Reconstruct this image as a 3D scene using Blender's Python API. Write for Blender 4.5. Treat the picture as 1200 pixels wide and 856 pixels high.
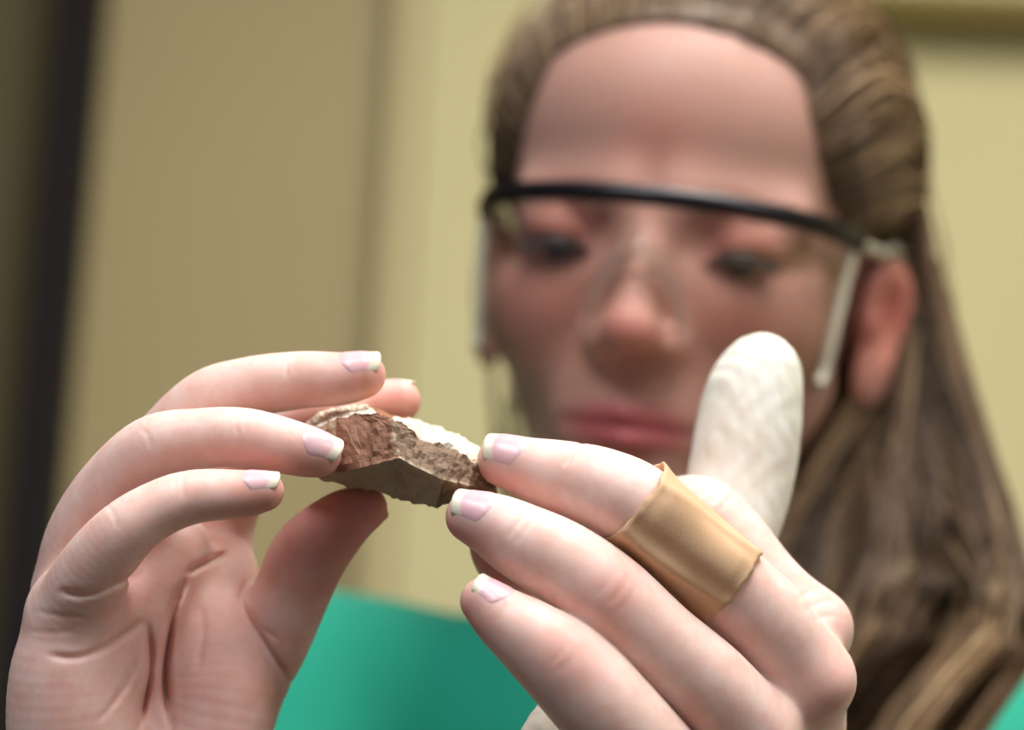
import bpy, bmesh, math, random
import numpy as np
from mathutils import Matrix, Vector

random.seed(7)
rng = np.random.default_rng(11)
SC = bpy.context.scene
COL = SC.collection
for o in list(bpy.data.objects):
    bpy.data.objects.remove(o)

# ------------------------------------------------------------------ camera
FPX = 2667.0            # focal length in pixels of the 1200 x 856 frame
D0 = 533.0              # distance (mm) to the plane in focus
PITCH, ROLL = math.radians(13), math.radians(2.6)
CAM_LOC = Vector((0.0, 0.0, 1.22))
F_ = Vector((0, math.cos(PITCH), math.sin(PITCH)))
U0 = Vector((0, -math.sin(PITCH), math.cos(PITCH)))
R0 = Vector((1, 0, 0))
R_ = R0 * math.cos(ROLL) + U0 * math.sin(ROLL)
U_ = U0 * math.cos(ROLL) - R0 * math.sin(ROLL)
cd = bpy.data.cameras.new('camera')
cd.sensor_width = 22.5
cd.lens = FPX / 1200 * 22.5
cd.clip_start = 0.02
cd.dof.use_dof = True
cd.dof.focus_distance = 0.530
cd.dof.aperture_fstop = 3.9
cam = bpy.data.objects.new('camera', cd)
COL.objects.link(cam)
cam.matrix_world = Matrix(((R_.x, U_.x, -F_.x, CAM_LOC.x), (R_.y, U_.y, -F_.y, CAM_LOC.y),
                           (R_.z, U_.z, -F_.z, CAM_LOC.z), (0, 0, 0, 1)))
SC.camera = cam

# ------------------------------------------------------------------ world, lights, exposure
SC.view_settings.view_transform = 'Standard'
SC.view_settings.look = 'None'
SC.view_settings.gamma = 1.0
SC.view_settings.use_curve_mapping = False
SC.view_settings.exposure = 0.0
w = bpy.data.worlds.new('world')
SC.world = w
w.use_nodes = True
w.node_tree.nodes['Background'].inputs[0].default_value = (0.82, 0.88, 1.0, 1)
w.node_tree.nodes['Background'].inputs[1].default_value = 0.13


def area(name, loc, target, size, energy, color):
    l = bpy.data.lights.new(name, 'AREA')
    l.shape = 'RECTANGLE'
    l.size, l.size_y = size
    l.energy = energy
    l.color = color
    o = bpy.data.objects.new(name, l)
    COL.objects.link(o)
    o.location = loc
    o.rotation_euler = (Vector(target) - Vector(loc)).to_track_quat('-Z', 'Y').to_euler()
    return o


# fluorescent ceiling light above the work, plus two added fill lights on the camera side
area('overhead_key_fill_light', (0.35, 0.34, 2.66), (0.35, 0.34, 0), (0.6, 1.2), 36, (1.0, 0.97, 0.92))
area('overhead_key_fill_light', (-0.45, -0.62, 2.66), (-0.45, -0.62, 0), (0.6, 1.2), 30, (0.94, 0.96, 1.0))  # added fill from front left, brightens hands and face
area('overhead_key_fill_light', (1.6, -0.6, 2.66), (1.6, -0.6, 0), (0.6, 1.2), 27, (0.95, 0.96, 1.0))  # added fill from front right, brightens the back of her left hand

# ------------------------------------------------------------------ helpers
CAMM = np.array([[R_.x, U_.x, F_.x], [R_.y, U_.y, F_.y], [R_.z, U_.z, F_.z]])  # (right, up, depth) mm -> world
CAML = np.array(CAM_LOC)


def cam2world(P):
    return (np.asarray(P, float) @ CAMM.T) * 0.001 + CAML


def world2cam(P):
    return ((np.asarray(P, float) - CAML) @ CAMM) * 1000.0


def px(x, y, z=0.0):
    d = D0 + z
    return np.array([(x - 600) / FPX * d, -(y - 428) / FPX * d, d])


UPC = np.array([0, 0, 1.0]) @ CAMM        # world up in camera coordinates


def put(name, me, mat, parent=None, label=None, cat=None, group=None, kind=None, smooth=True):
    o = bpy.data.objects.new(name, me)
    COL.objects.link(o)
    if mat:
        me.materials.append(mat)
    if smooth:
        me.shade_smooth()
    if parent:
        o.parent = parent
        o.matrix_parent_inverse = parent.matrix_world.inverted()
    if label: o['label'] = label
    if cat: o['category'] = cat
    if group: o['group'] = group
    if kind: o['kind'] = kind
    return o


def empty(name, loc, label, cat):
    o = bpy.data.objects.new(name, None)
    COL.objects.link(o)
    o.location = loc
    o.empty_display_size = 0.05
    o.matrix_world = Matrix.Translation(Vector(loc))
    o['label'] = label
    o['category'] = cat
    return o


def mesh_from(V, Fc, attrs=None, cam_space=True):
    """V in camera mm; Fc quads (n,4)."""
    if cam_space:
        V = cam2world(V)
    me = bpy.data.meshes.new('mesh')
    V = np.ascontiguousarray(V, dtype=np.float32)
    if isinstance(Fc, np.ndarray):
        n = len(Fc)
        k = Fc.shape[1]
        me.vertices.add(len(V))
        me.vertices.foreach_set('co', V.ravel())
        me.loops.add(n * k)
        me.loops.foreach_set('vertex_index', np.ascontiguousarray(Fc, dtype=np.int32).ravel())
        me.polygons.add(n)
        me.polygons.foreach_set('loop_start', np.arange(0, n * k, k, dtype=np.int32))
        me.update(calc_edges=True)
        me.validate()
    else:
        me.from_pydata([tuple(v) for v in V.tolist()], [], Fc)
        me.update()
    if attrs:
        for an, av in attrs.items():
            if av.ndim == 1:
                a = me.attributes.new(an, 'FLOAT', 'POINT')
                a.data.foreach_set('value', av.astype(np.float32))
            else:
                a = me.attributes.new(an, 'FLOAT_COLOR', 'POINT')
                a.data.foreach_set('color', np.ascontiguousarray(av, dtype=np.float32).ravel())
    return me


# ------------------------------------------------------------------ signed distance modelling
def smin(a, b, k):
    h = np.maximum(k - np.abs(a - b), 0) / k
    return np.minimum(a, b) - h * h * k * 0.25


def smax(a, b, k):
    return -smin(-a, -b, k)


def cone(p, a, b, ra, rb):
    ba = (b - a).astype(np.float32)
    pa = p - a.astype(np.float32)
    t = np.clip((pa @ ba) / max(float(ba @ ba), 1e-9), 0, 1)
    q = pa - t[:, None] * ba
    return np.sqrt(np.einsum('ij,ij->i', q, q)) - (ra + (rb - ra) * t)


def ellip(p, c, r):
    q = (p - np.asarray(c, np.float32))
    r = np.asarray(r, np.float32)
    k0 = np.sqrt((((q / r)) ** 2).sum(1))
    k1 = np.sqrt((((q / (r * r))) ** 2).sum(1)) + 1e-9
    return np.where(k0 > 0.2, k0 * (k0 - 1) / k1, -r.min() * (1 - k0))


def spline(pts, n):
    """Catmull-Rom through rows of pts (any dimension), n samples per span."""
    P = np.asarray(pts, float)
    Q = np.vstack([2 * P[0] - P[1], P, 2 * P[-1] - P[-2]])
    out = []
    for i in range(1, len(Q) - 2):
        p0, p1, p2, p3 = Q[i - 1], Q[i], Q[i + 1], Q[i + 2]
        for t in np.arange(n) / n:
            out.append(0.5 * ((2 * p1) + (-p0 + p2) * t + (2 * p0 - 5 * p1 + 4 * p2 - p3) * t * t
                              + (-p0 + 3 * p1 - 3 * p2 + p3) * t ** 3))
    out.append(P[-1])
    return np.array(out)


class Chain:
    """A tapering limb: joints (px, py, z, radius px) refined by a spline."""
    def __init__(self, joints, n=7, mm=False):
        J = np.asarray(joints, float)
        if not mm:
            M = np.array([np.append(px(a, b, z), r * (D0 + z) / FPX) for a, b, z, r in J])
        else:
            M = J
        self.raw = M
        S = spline(M, n)
        self.c, self.r = S[:, :3], S[:, 3]
        self.c32, self.r32 = self.c.astype(np.float32), self.r.astype(np.float32)
        self.lo = (self.c - self.r[:, None]).min(0) - 10
        self.hi = (self.c + self.r[:, None]).max(0) + 10

    def __call__(self, p):
        FAR = 10.0
        d = np.full(len(p), FAR, np.float32)
        x, y, z = (np.ascontiguousarray(p[:, i], dtype=np.float32) for i in range(3))
        lo, hi = self.lo, self.hi
        plo = np.array([x.min(), y.min(), z.min()]); phi = np.array([x.max(), y.max(), z.max()])
        if (plo > hi).any() or (phi < lo).any():
            return d
        m = (x > lo[0]) & (x < hi[0]) & (y > lo[1]) & (y < hi[1]) & (z > lo[2]) & (z < hi[2])
        if not m.any():
            return d
        x, y, z = x[m], y[m], z[m]
        e = np.full(len(x), FAR, np.float32)
        for i in self.near(plo, phi):
            a, b = self.c32[i], self.c32[i + 1]
            bx, by, bz = b - a
            ax, ay, az = x - a[0], y - a[1], z - a[2]
            t = ax * bx
            t += ay * by
            t += az * bz
            t *= 1.0 / max(bx * bx + by * by + bz * bz, 1e-9)
            np.clip(t, 0, 1, out=t)
            ax -= t * bx; ay -= t * by; az -= t * bz
            ax *= ax; ay *= ay; az *= az
            ax += ay; ax += az
            np.sqrt(ax, out=ax)
            ra, rb = self.r32[i], self.r32[i + 1]
            t *= (rb - ra)
            ax -= t
            ax -= ra
            np.minimum(e, ax, out=e)
        d[m] = e
        return d

    def near(self, plo, phi):
        a, b = self.c[:-1], self.c[1:]
        rr = np.maximum(self.r[:-1], self.r[1:])[:, None] + 10.0
        ok = (plo <= np.maximum(a, b) + rr).all(1) & (phi >= np.minimum(a, b) - rr).all(1)
        return np.nonzero(ok)[0]


def groove(p, lines):
    """Depth (mm) of skin creases; each line: (list of px points, depth, width mm, z min, z max)."""
    out = np.zeros(len(p), np.float32)
    X = 600 + p[:, 0] / p[:, 2] * FPX
    Y = 428 - p[:, 1] / p[:, 2] * FPX
    for P, dep, wid, z0, z1 in lines:
        wp = wid * 5.0
        m = (X > P[:, 0].min() - 3 * wp) & (X < P[:, 0].max() + 3 * wp) & (Y > P[:, 1].min() - 3 * wp) & \
            (Y < P[:, 1].max() + 3 * wp) & (p[:, 2] > D0 + z0) & (p[:, 2] < D0 + z1)
        if not m.any():
            continue
        x, y = X[m], Y[m]
        best = np.full(len(x), 1e9)
        tt = np.zeros(len(x))
        n = len(P) - 1
        for i in range(n):
            a, b = P[i], P[i + 1]
            ba = b - a
            t = np.clip(((x - a[0]) * ba[0] + (y - a[1]) * ba[1]) / max(ba @ ba, 1e-9), 0, 1)
            dd = (x - a[0] - t * ba[0]) ** 2 + (y - a[1] - t * ba[1]) ** 2
            u = dd < best
            best = np.where(u, dd, best)
            tt = np.where(u, (i + t) / n, tt)
        fade = np.clip(np.minimum(tt, 1 - tt) * 5, 0, 1)
        out[m] = np.maximum(out[m], dep * np.exp(-best / (wp * wp)) * fade)
    return out


def surface(fn, lo, hi, h, newton=2):
    """Sparse surface nets of fn(points)->distance over a box, cell size h."""
    B = 8
    lo = np.asarray(lo, float)
    nb = np.ceil((np.asarray(hi, float) - lo) / (h * B)).astype(int)
    ii = np.stack(np.meshgrid(*[np.arange(n) for n in nb], indexing='ij'), -1).reshape(-1, 3)
    cen = (lo + (ii + 0.5) * (h * B)).astype(np.float32)
    d = np.concatenate([fn(c) for c in np.array_split(cen, max(1, len(cen) // 4000))])
    act = ii[np.abs(d) < h * B * 0.87 * 1.3 + 0.6]
    gk = act // 4
    act = act[np.lexsort((gk[:, 2], gk[:, 1], gk[:, 0]))]
    g = np.stack(np.meshgrid(*[np.arange(B + 1)] * 3, indexing='ij'), -1)
    N = nb * B + 2

    def key(c):
        return (c[..., 0].astype(np.int64) * N[1] + c[..., 1]) * N[2] + c[..., 2]
    cells, verts, edges = [], [], []
    cor = [(a, b, c) for a in (0, 1) for b in (0, 1) for c in (0, 1)]

    def work(chunk):
        idx = chunk[:, None, None, None, :] * B + g[None]
        P = (lo + idx * h).astype(np.float32)
        D = fn(P.reshape(-1, 3)).reshape(idx.shape[:-1])
        D = np.where(D == 0, 1e-6, D)
        S = D < 0
        cs = np.zeros((len(chunk), B, B, B), np.int8)
        for a, b, c in cor:
            cs += S[:, a:a + B, b:b + B, c:c + B]
        mix = np.argwhere((cs > 0) & (cs < 8))
        if len(mix) == 0:
            return None
        bi, ci = mix[:, 0], mix[:, 1:]
        acc = np.zeros((len(mix), 3))
        cnt = np.zeros(len(mix))
        val = {k: D[bi, ci[:, 0] + k[0], ci[:, 1] + k[1], ci[:, 2] + k[2]] for k in cor}
        for k in cor:
            for ax in range(3):
                if k[ax] == 0:
                    k2 = tuple(1 if q == ax else k[q] for q in range(3))
                    v0, v1 = val[k], val[k2]
                    cr = (v0 < 0) != (v1 < 0)
                    t = np.where(cr, v0 / np.where(cr, v0 - v1, 1), 0)
                    pt = np.tile(np.array(k, float), (len(mix), 1))
                    pt[:, ax] += t
                    acc += pt * cr[:, None]
                    cnt += cr
        gc = chunk[bi] * B + ci
        ed = []
        for ax in range(3):
            sh = [0, 0, 0]
            sh[ax] = 1
            v0 = S[:, :B, :B, :B]
            v1 = S[:, sh[0]:sh[0] + B, sh[1]:sh[1] + B, sh[2]:sh[2] + B]
            e = np.argwhere(v0 != v1)
            if len(e):
                ed.append((ax, chunk[e[:, 0]] * B + e[:, 1:], v0[e[:, 0], e[:, 1], e[:, 2], e[:, 3]]))
        return key(gc), lo + (gc + acc / cnt[:, None]) * h, ed
    for chunk in np.array_split(act, max(1, len(act) // 40)):
        r = work(chunk)
        if r is not None:
            cells.append(r[0]); verts.append(r[1]); edges += r[2]
    cells = np.concatenate(cells)
    V = np.concatenate(verts)
    order = np.argsort(cells)
    sk = cells[order]
    quads = []
    for ax, c, inside in edges:
        u, v = [(1, 2), (2, 0), (0, 1)][ax]
        q = []
        ok = np.ones(len(c), bool)
        for du, dv in ((0, 0), (-1, 0), (-1, -1), (0, -1)):
            cc = c.copy()
            cc[:, u] += du
            cc[:, v] += dv
            ok &= (cc >= 0).all(1)
            k = key(cc)
            pos = np.clip(np.searchsorted(sk, k), 0, len(sk) - 1)
            ok &= sk[pos] == k
            q.append(order[pos])
        q = np.stack(q, 1)
        q = np.where(inside[:, None], q, q[:, ::-1])[ok]
        quads.append(q)
    Q = np.concatenate(quads)
    V = V.astype(np.float32)
    e = h * 0.35
    T = np.array([[1, -1, -1], [-1, -1, 1], [-1, 1, -1], [1, 1, 1]], np.float32)
    for _ in range(newton):
        G = np.zeros_like(V)
        f0 = np.zeros(len(V), np.float32)
        for t in T:
            W = V + t * e
            f = np.concatenate([fn(w_) for w_ in np.array_split(W, max(1, len(W) // 5000))])
            G += t * f[:, None]
            f0 += f
        G /= (4 * e)
        f0 /= 4
        step = f0 / np.maximum((G * G).sum(1), 0.25)
        V = V - np.clip(step, -h * 0.5, h * 0.5)[:, None] * G
    # depth axis points away from the viewer, so the frame is left-handed: flip winding
    return V, Q[:, ::-1].copy()


# ------------------------------------------------------------------ materials
def new_mat(name):
    m = bpy.data.materials.new(name)
    m.use_nodes = True
    nt = m.node_tree
    return m, nt, nt.nodes['Principled BSDF']


def ramp(nt, fac, stops, interp='LINEAR'):
    r = nt.nodes.new('ShaderNodeValToRGB')
    r.color_ramp.interpolation = interp
    while len(r.color_ramp.elements) > 1:
        r.color_ramp.elements.remove(r.color_ramp.elements[-1])
    r.color_ramp.elements[0].position = stops[0][0]
    r.color_ramp.elements[0].color = stops[0][1]
    for p, c in stops[1:]:
        e = r.color_ramp.elements.new(p)
        e.color = c
    nt.links.new(fac, r.inputs[0])
    return r.outputs[0]


def noise(nt, scale, detail=4, rough=0.55, vec=None, dist=0.0):
    n = nt.nodes.new('ShaderNodeTexNoise')
    n.inputs['Scale'].default_value = scale
    n.inputs['Detail'].default_value = detail
    n.inputs['Roughness'].default_value = rough
    n.inputs['Distortion'].default_value = dist
    if vec is None:
        tc = nt.nodes.new('ShaderNodeTexCoord')
        vec = tc.outputs['Object']
    nt.links.new(vec, n.inputs['Vector'])
    return n.outputs['Fac']


def mixc(nt, fac, a, b, mode='MIX'):
    m = nt.nodes.new('ShaderNodeMix')
    m.data_type = 'RGBA'
    m.blend_type = mode
    for i, v in ((0, fac), (6, a), (7, b)):
        if hasattr(v, 'links'):
            nt.links.new(v, m.inputs[i])
        else:
            m.inputs[i].default_value = v
    return m.outputs[2]


def bump(nt, bs, h, strength, dist):
    b = nt.nodes.new('ShaderNodeBump')
    b.inputs['Strength'].default_value = strength
    b.inputs['Distance'].default_value = dist
    nt.links.new(h, b.inputs['Height'])
    nt.links.new(b.outputs[0], bs.inputs['Normal'])


def attr(nt, name, out='Fac'):
    a = nt.nodes.new('ShaderNodeAttribute')
    a.attribute_name = name
    return a.outputs[out]


def c4(r, g, b):
    """sRGB 0-255 to linear rgba"""
    f = lambda v: (v / 255 / 12.92) if v <= 10 else ((v / 255 + 0.055) / 1.055) ** 2.4
    return (f(r), f(g), f(b), 1)


def skin_material():
    m, nt, bs = new_mat('skin')
    base = mixc(nt, ramp(nt, noise(nt, 140, 5, 0.6), [(0.35, (0, 0, 0, 1)), (0.65, (1, 1, 1, 1))]), c4(231, 191, 178), c4(241, 212, 202))
    # natural redness of finger pads, knuckles, cheeks; palm shade and ear glow painted in too
    c = mixc(nt, attr(nt, 'tan'), base, c4(204, 158, 142))  # head darkened here: its shade is put into the skin colour
    c = mixc(nt, attr(nt, 'red'), c, c4(214, 128, 112))
    c = mixc(nt, attr(nt, 'lip'), c, c4(186, 98, 100))
    nt.links.new(c, bs.inputs['Base Color'])
    bs.inputs['Roughness'].default_value = 0.48
    bs.inputs['Specular IOR Level'].default_value = 0.4
    bs.inputs['Subsurface Weight'].default_value = 0.6
    bs.inputs['Subsurface Radius'].default_value = (1.0, 0.35, 0.2)
    bs.inputs['Subsurface Scale'].default_value = 0.0035
    v = nt.nodes.new('ShaderNodeTexVoronoi')
    v.inputs['Scale'].default_value = 2600
    tc = nt.nodes.new('ShaderNodeTexCoord')
    nt.links.new(tc.outputs['Object'], v.inputs['Vector'])
    ad = nt.nodes.new('ShaderNodeMath')
    ad.operation = 'ADD'
    nt.links.new(v.outputs['Distance'], ad.inputs[0])
    nt.links.new(noise(nt, 400, 5), ad.inputs[1])
    bump(nt, bs, ad.outputs[0], 0.10, 0.0002)
    return m


def plain(name, col, rough=0.5, nscale=30, namp=0.08, bstr=0.0, bscale=200, spec=0.4):
    m, nt, bs = new_mat(name)
    c2 = tuple(max(0, v * (1 - namp * 2.2)) for v in col[:3]) + (1,)
    nt.links.new(mixc(nt, noise(nt, nscale, 5), c2, col), bs.inputs['Base Color'])
    bs.inputs['Roughness'].default_value = rough
    bs.inputs['Specular IOR Level'].default_value = spec
    if bstr:
        bump(nt, bs, noise(nt, bscale, 5), bstr, 0.002)
    return m


M_SKIN = skin_material()
M_WALL = plain('wall_paint', c4(220, 209, 157), 0.85, 6, 0.03, 0.1, 120)
M_DOOR = plain('door_tan', c4(180, 163, 116), 0.6, 4, 0.03, 0.05, 90)  # tan, darker than the back wall
M_DARK = plain('dark_jamb', c4(20, 10, 13), 0.8, 8, 0.1)
M_OLIVE = plain('dark_olive', c4(104, 92, 62), 0.8, 5, 0.05)  # olive, darker than the door and the back wall
M_CEIL = plain('ceiling_tile', c4(225, 222, 210), 0.9, 40, 0.05, 0.2, 100)
M_FLOOR = plain('floor_vinyl', c4(92, 84, 74), 0.5, 14, 0.12)
M_TRIM = plain('trim_paint', c4(206, 190, 138), 0.6, 10, 0.04)


# ------------------------------------------------------------------ the room
def box(name, lo, hi, mat, parent=None, bevel=0.0, **kw):
    bm = bmesh.new()
    bmesh.ops.create_cube(bm, size=1)
    for v in bm.verts:
        v.co = Vector([lo[i] + (v.co[i] + 0.5) * (hi[i] - lo[i]) for i in range(3)])
    if bevel:
        bmesh.ops.bevel(bm, geom=bm.edges[:], offset=bevel, segments=2, affect='EDGES', profile=0.7)
    me = bpy.data.meshes.new(name)
    bm.to_mesh(me)
    bm.free()
    return put(name, me, mat, parent, smooth=False, **kw)


def ray_at_y(x, y, Y):
    """world point where the line of sight through a pixel meets the plane Y (metres)"""
    p = np.array([(x - 600) / FPX, -(y - 428) / FPX, 1.0]) @ CAMM.T
    return CAML + p * (Y / p[1])


YW = 1.85
xs = ray_at_y(477, 400, YW)[0]           # edge between door and pale wall
xj = ray_at_y(60, 400, YW)[0]            # dark jamb centre
box('floor', (-2.6, -2.6, -0.06), (3.0, YW + 0.3, 0.0), M_FLOOR, kind='structure')
box('ceiling', (-2.6, -2.6, 2.72), (3.0, YW + 0.3, 2.80), M_CEIL, kind='structure')
box('wall_back', (xs, YW, 0), (3.0, YW + 0.12, 2.72), M_WALL, kind='structure', bevel=0.004)
box('wall_left', (-2.6, YW + 0.03, 0), (xj - 0.015, YW + 0.15, 2.72), M_OLIVE, kind='structure')
box('wall_side', (2.94, -2.6, 0), (3.06, YW, 2.72), M_WALL, kind='structure')
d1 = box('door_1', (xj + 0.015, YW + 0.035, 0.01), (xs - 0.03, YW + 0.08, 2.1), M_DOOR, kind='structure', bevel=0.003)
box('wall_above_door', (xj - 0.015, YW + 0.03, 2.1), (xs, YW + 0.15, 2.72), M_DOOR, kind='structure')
box('trim_1', (xj - 0.015, YW - 0.03, 0), (xj + 0.015, YW + 0.12, 2.1), M_DARK, kind='structure', bevel=0.004)
box('trim_2', (xs - 0.028, YW + 0.0, 0), (xs - 0.001, YW + 0.1, 2.1), M_TRIM, kind='structure', bevel=0.006)
zl = ray_at_y(1100, 14, YW)[2]
box('trim_3', (ray_at_y(955, 30, YW)[0], YW - 0.07, zl - 0.012), (3.0, YW, zl + 0.05), M_TRIM, kind='structure', bevel=0.004)

# ------------------------------------------------------------------ hands
# her right hand (left side of the picture): palm towards us, fingers curling to the stone
RH = {
    'pinky': Chain([(309, 576, -10, 24), (285, 579, -10, 28), (225, 583, -11, 32), (180, 600, -12, 34),
                    (142, 628, -12, 38), (110, 670, -8, 44), (88, 722, 0, 54)]),
    'ring': Chain([(372, 532, 0, 28), (350, 527, 0, 31.5), (288, 513, 2, 34.5), (230, 515, 4, 36),
                   (178, 528, 6, 40), (130, 575, 10, 42), (100, 630, 14, 46), (88, 690, 18, 50)]),
    'middle': Chain([(424, 440, 16, 28), (400, 444, 16, 31), (350, 446, 18, 34), (290, 455, 20, 36),
                     (238, 476, 22, 39), (180, 540, 28, 42), (130, 610, 32, 46), (115, 680, 36, 50)]),
    'index': Chain([(468, 470, 36, 25), (430, 474, 36, 28), (375, 482, 38, 31), (318, 506, 42, 34),
                    (285, 545, 46, 37), (262, 600, 50, 41), (240, 665, 50, 48)]),
    'thumb': Chain([(427, 596, 22, 27), (400, 612, 22, 36), (363, 650, 24, 45), (342, 695, 26, 45),
                    (316, 748, 26, 48), (278, 810, 24, 55), (245, 900, 22, 62)]),
}
RP = [Chain([(208, 640, 27, 36), (185, 672, 18, 42), (165, 715, 12, 48), (140, 770, 10, 56)]),
      Chain([(90, 735, 2, 56), (85, 800, 2, 72), (95, 880, 4, 82), (120, 980, 10, 86)]),
      Chain([(150, 720, 22, 52), (160, 800, 22, 62), (165, 900, 18, 72), (170, 990, 16, 80)]),
      Chain([(235, 712, 30, 48), (252, 770, 22, 58), (254, 830, 16, 64), (225, 930, 14, 76), (190, 1000, 16, 78)]),
      Chain([(88, 710, 8, 48), (115, 690, 30, 46), (225, 675, 50, 44)]),
      Chain([(215, 668, 50, 44), (256, 664, 44, 40), (262, 705, 34, 42), (276, 760, 28, 42)]),
      Chain([(150, 960, 14, 92), (135, 1040, 22, 100), (118, 1120, 40, 102), (112, 1180, 52, 104)])]
RLINES = [([(66, 692), (95, 697), (125, 690), (170, 668)], 1.2, 0.8, -40, 30),
          ([(52, 768), (90, 771), (130, 755), (172, 724)], 1.1, 0.8, -40, 34),
          ([(222, 672), (205, 708), (196, 756), (193, 800), (203, 870)], 2.0, 1.0, -40, 70),
          ([(172, 726), (176, 770), (172, 810), (158, 870)], 1.7, 0.9, -40, 70),
          ([(215, 675), (240, 660), (272, 646)], 1.3, 0.8, -40, 70),
          ([(292, 676), (282, 702), (290, 724), (308, 750), (330, 784), (345, 806)], 1.2, 0.7, -40, 70),
          ([(286, 712), (305, 736), (330, 752)], 0.5, 0.7, -40, 70),
          ([(160, 770), (150, 800), (125, 835)], 0.6, 0.8, -40, 40),
          ([(150, 780), (138, 815), (112, 850)], 0.35, 0.7, -40, 40),
          ([(232, 700), (238, 740), (230, 790)], 0.4, 0.9, -40, 70),
          ([(38, 716), (70, 722), (104, 724)], 0.25, 0.6, -40, 30),
          ([(30, 740), (62, 742), (90, 740)], 0.2, 0.6, -40, 30),
          ([(216, 549), (213, 566), (217, 588)], 0.25, 0.4, -40, 2),
          ([(208, 551), (205, 566), (208, 582)], 0.18, 0.4, -40, 2),
          ([(286, 480), (277, 496), (280, 518)], 0.25, 0.45, -40, 4),
          ([(294, 480), (287, 494), (289, 510)], 0.18, 0.4, -40, 4),
          ([(346, 413), (336, 428), (338, 448)], 0.25, 0.45, -40, 20),
          ([(352, 412), (344, 426), (346, 440)], 0.15, 0.4, -40, 20),
          ([(124, 590), (134, 604), (138, 622)], 0.2, 0.5, -40, 2),
          ([(162, 500), (174, 512), (178, 530)], 0.2, 0.5, -40, 8)]

# her left hand (right side): back of the hand towards us
LH = {
    'middle': Chain([(590, 540, 4, 31), (620, 549, 3, 36), (662, 561, 2, 44), (705, 574, 0, 49), (748, 595, -2, 51),
                     (800, 640, 0, 50), (852, 686, 4, 52), (905, 738, 8, 54), (943, 792, 12, 51)]),
    'index': Chain([(790, 655, 92, 29), (768, 640, 80, 33), (770, 612, 58, 37), (814, 600, 33, 43), (850, 630, 30, 46),
                    (890, 680, 28, 46), (942, 738, 26, 47)]),
    'ring': Chain([(553, 606, -6, 31), (580, 617, -7, 38), (612, 635, -8, 45), (660, 661, -9, 50), (712, 700, -10, 53),
                   (770, 753, -8, 52), (830, 805, -4, 54), (880, 860, 2, 55)]),
    'pinky': Chain([(567, 705, -16, 28), (590, 725, -17, 36), (627, 752, -18, 46), (669, 787, -18, 55),
                    (722, 845, -16, 58), (802, 938, -6, 60)]),
    'thumb': Chain([(584, 620, 22, 33), (594, 650, 26, 40), (640, 705, 42, 43), (710, 800, 64, 46), (790, 900, 72, 52),
                    (860, 1010, 52, 60)]),
}
LP = [Chain([(942, 795, 14, 48), (932, 890, 24, 56), (912, 1000, 38, 64), (900, 1080, 46, 70)]),
      Chain([(880, 862, 6, 52), (880, 940, 16, 58), (876, 1040, 32, 64), (872, 1100, 42, 70)]),
      Chain([(805, 945, -2, 54), (820, 1000, 10, 60), (838, 1070, 28, 66), (845, 1120, 40, 70)]),
      Chain([(940, 742, 30, 44), (930, 850, 46, 52), (912, 980, 56, 60), (900, 1070, 54, 70)]),
      Chain([(872, 1085, 46, 86), (878, 1140, 56, 92), (890, 1220, 72, 98)])]
LLINES = [([(686, 517), (672, 530), (660, 550)], 0.42, 0.45, -30, 6),
          ([(694, 520), (682, 533), (672, 548)], 0.15, 0.4, -30, 6),
          ([(622, 598), (606, 614), (594, 634)], 0.28, 0.45, -30, 0),
          ([(632, 604), (617, 620), (604, 640)], 0.2, 0.45, -30, 0),
          ([(738, 670), (728, 692), (708, 712)], 0.18, 0.6, -30, 0),
          ([(726, 662), (714, 682), (696, 700)], 0.14, 0.6, -30, 0),
          ([(748, 682), (738, 702), (720, 720)], 0.14, 0.6, -30, 0),
          ([(684, 756), (670, 774), (652, 790)], 0.15, 0.55, -40, 0),
          ([(674, 748), (658, 766), (642, 780)], 0.11, 0.55, -40, 0),
          ([(596, 704), (590, 716), (580, 730)], 0.2, 0.4, -40, 0),
          ([(850, 570), (842, 580), (830, 592)], 0.3, 0.45, -10, 60),
          ([(840, 563), (832, 574), (822, 584)], 0.25, 0.45, -10, 60),
          ([(858, 578), (850, 590), (840, 600)], 0.2, 0.45, -10, 60),
          ([(966, 688), (948, 694), (930, 706)], 0.17, 0.6, -10, 60),
          ([(980, 704), (960, 707), (940, 718)], 0.17, 0.6, -10, 60),
          ([(988, 724), (968, 722), (950, 730)], 0.14, 0.6, -10, 60)]


def hand_fn(fingers, palm, lines, k_f, k_palm=8.0, bulges=()):
    items = list(fingers.items())
    lines = [(spline(np.asarray(l[0], float), 3),) + tuple(l[1:]) for l in lines]

    def fn(p):
        dp = palm[0](p)
        for c in palm[1:]:
            dp = smin(dp, c(p), k_palm)
        for b, r, k in bulges:
            dp = smin(dp, np.linalg.norm(p - b.astype(np.float32), axis=1) - r, k)
        d = None
        for name, f in items:
            e = smin(f(p), dp, k_f.get(name, 5.0))
            d = e if d is None else smin(d, e, 0.7)
        if lines:
            near = np.abs(d) < 4
            if near.any():
                d = d.copy()
                d[near] += groove(p[near], lines)
        return d
    return fn


R_FN = hand_fn(RH, RP, RLINES, {'thumb': 2.0, 'pinky': 4.0, 'ring': 4.0, 'middle': 4.0, 'index': 4.0}, 7.0)
L_BULGE = [(px(962, 800, 8), 7.0, 6.0), (px(960, 735, 24), 7.0, 6.0)]
L_FN = hand_fn(LH, LP, LLINES, {'thumb': 3.0}, 9.0, L_BULGE)


def hand_bounds(fingers, palm):
    cs = list(fingers.values()) + palm
    return np.min([c.lo for c in cs], 0) + 7, np.max([c.hi for c in cs], 0) - 7


def red_near(V, spots):
    r = np.zeros(len(V))
    for c, rad, amt in spots:
        r = np.maximum(r, amt * np.exp(-((V - c) ** 2).sum(1) / (rad * rad)))
    return r


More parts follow.
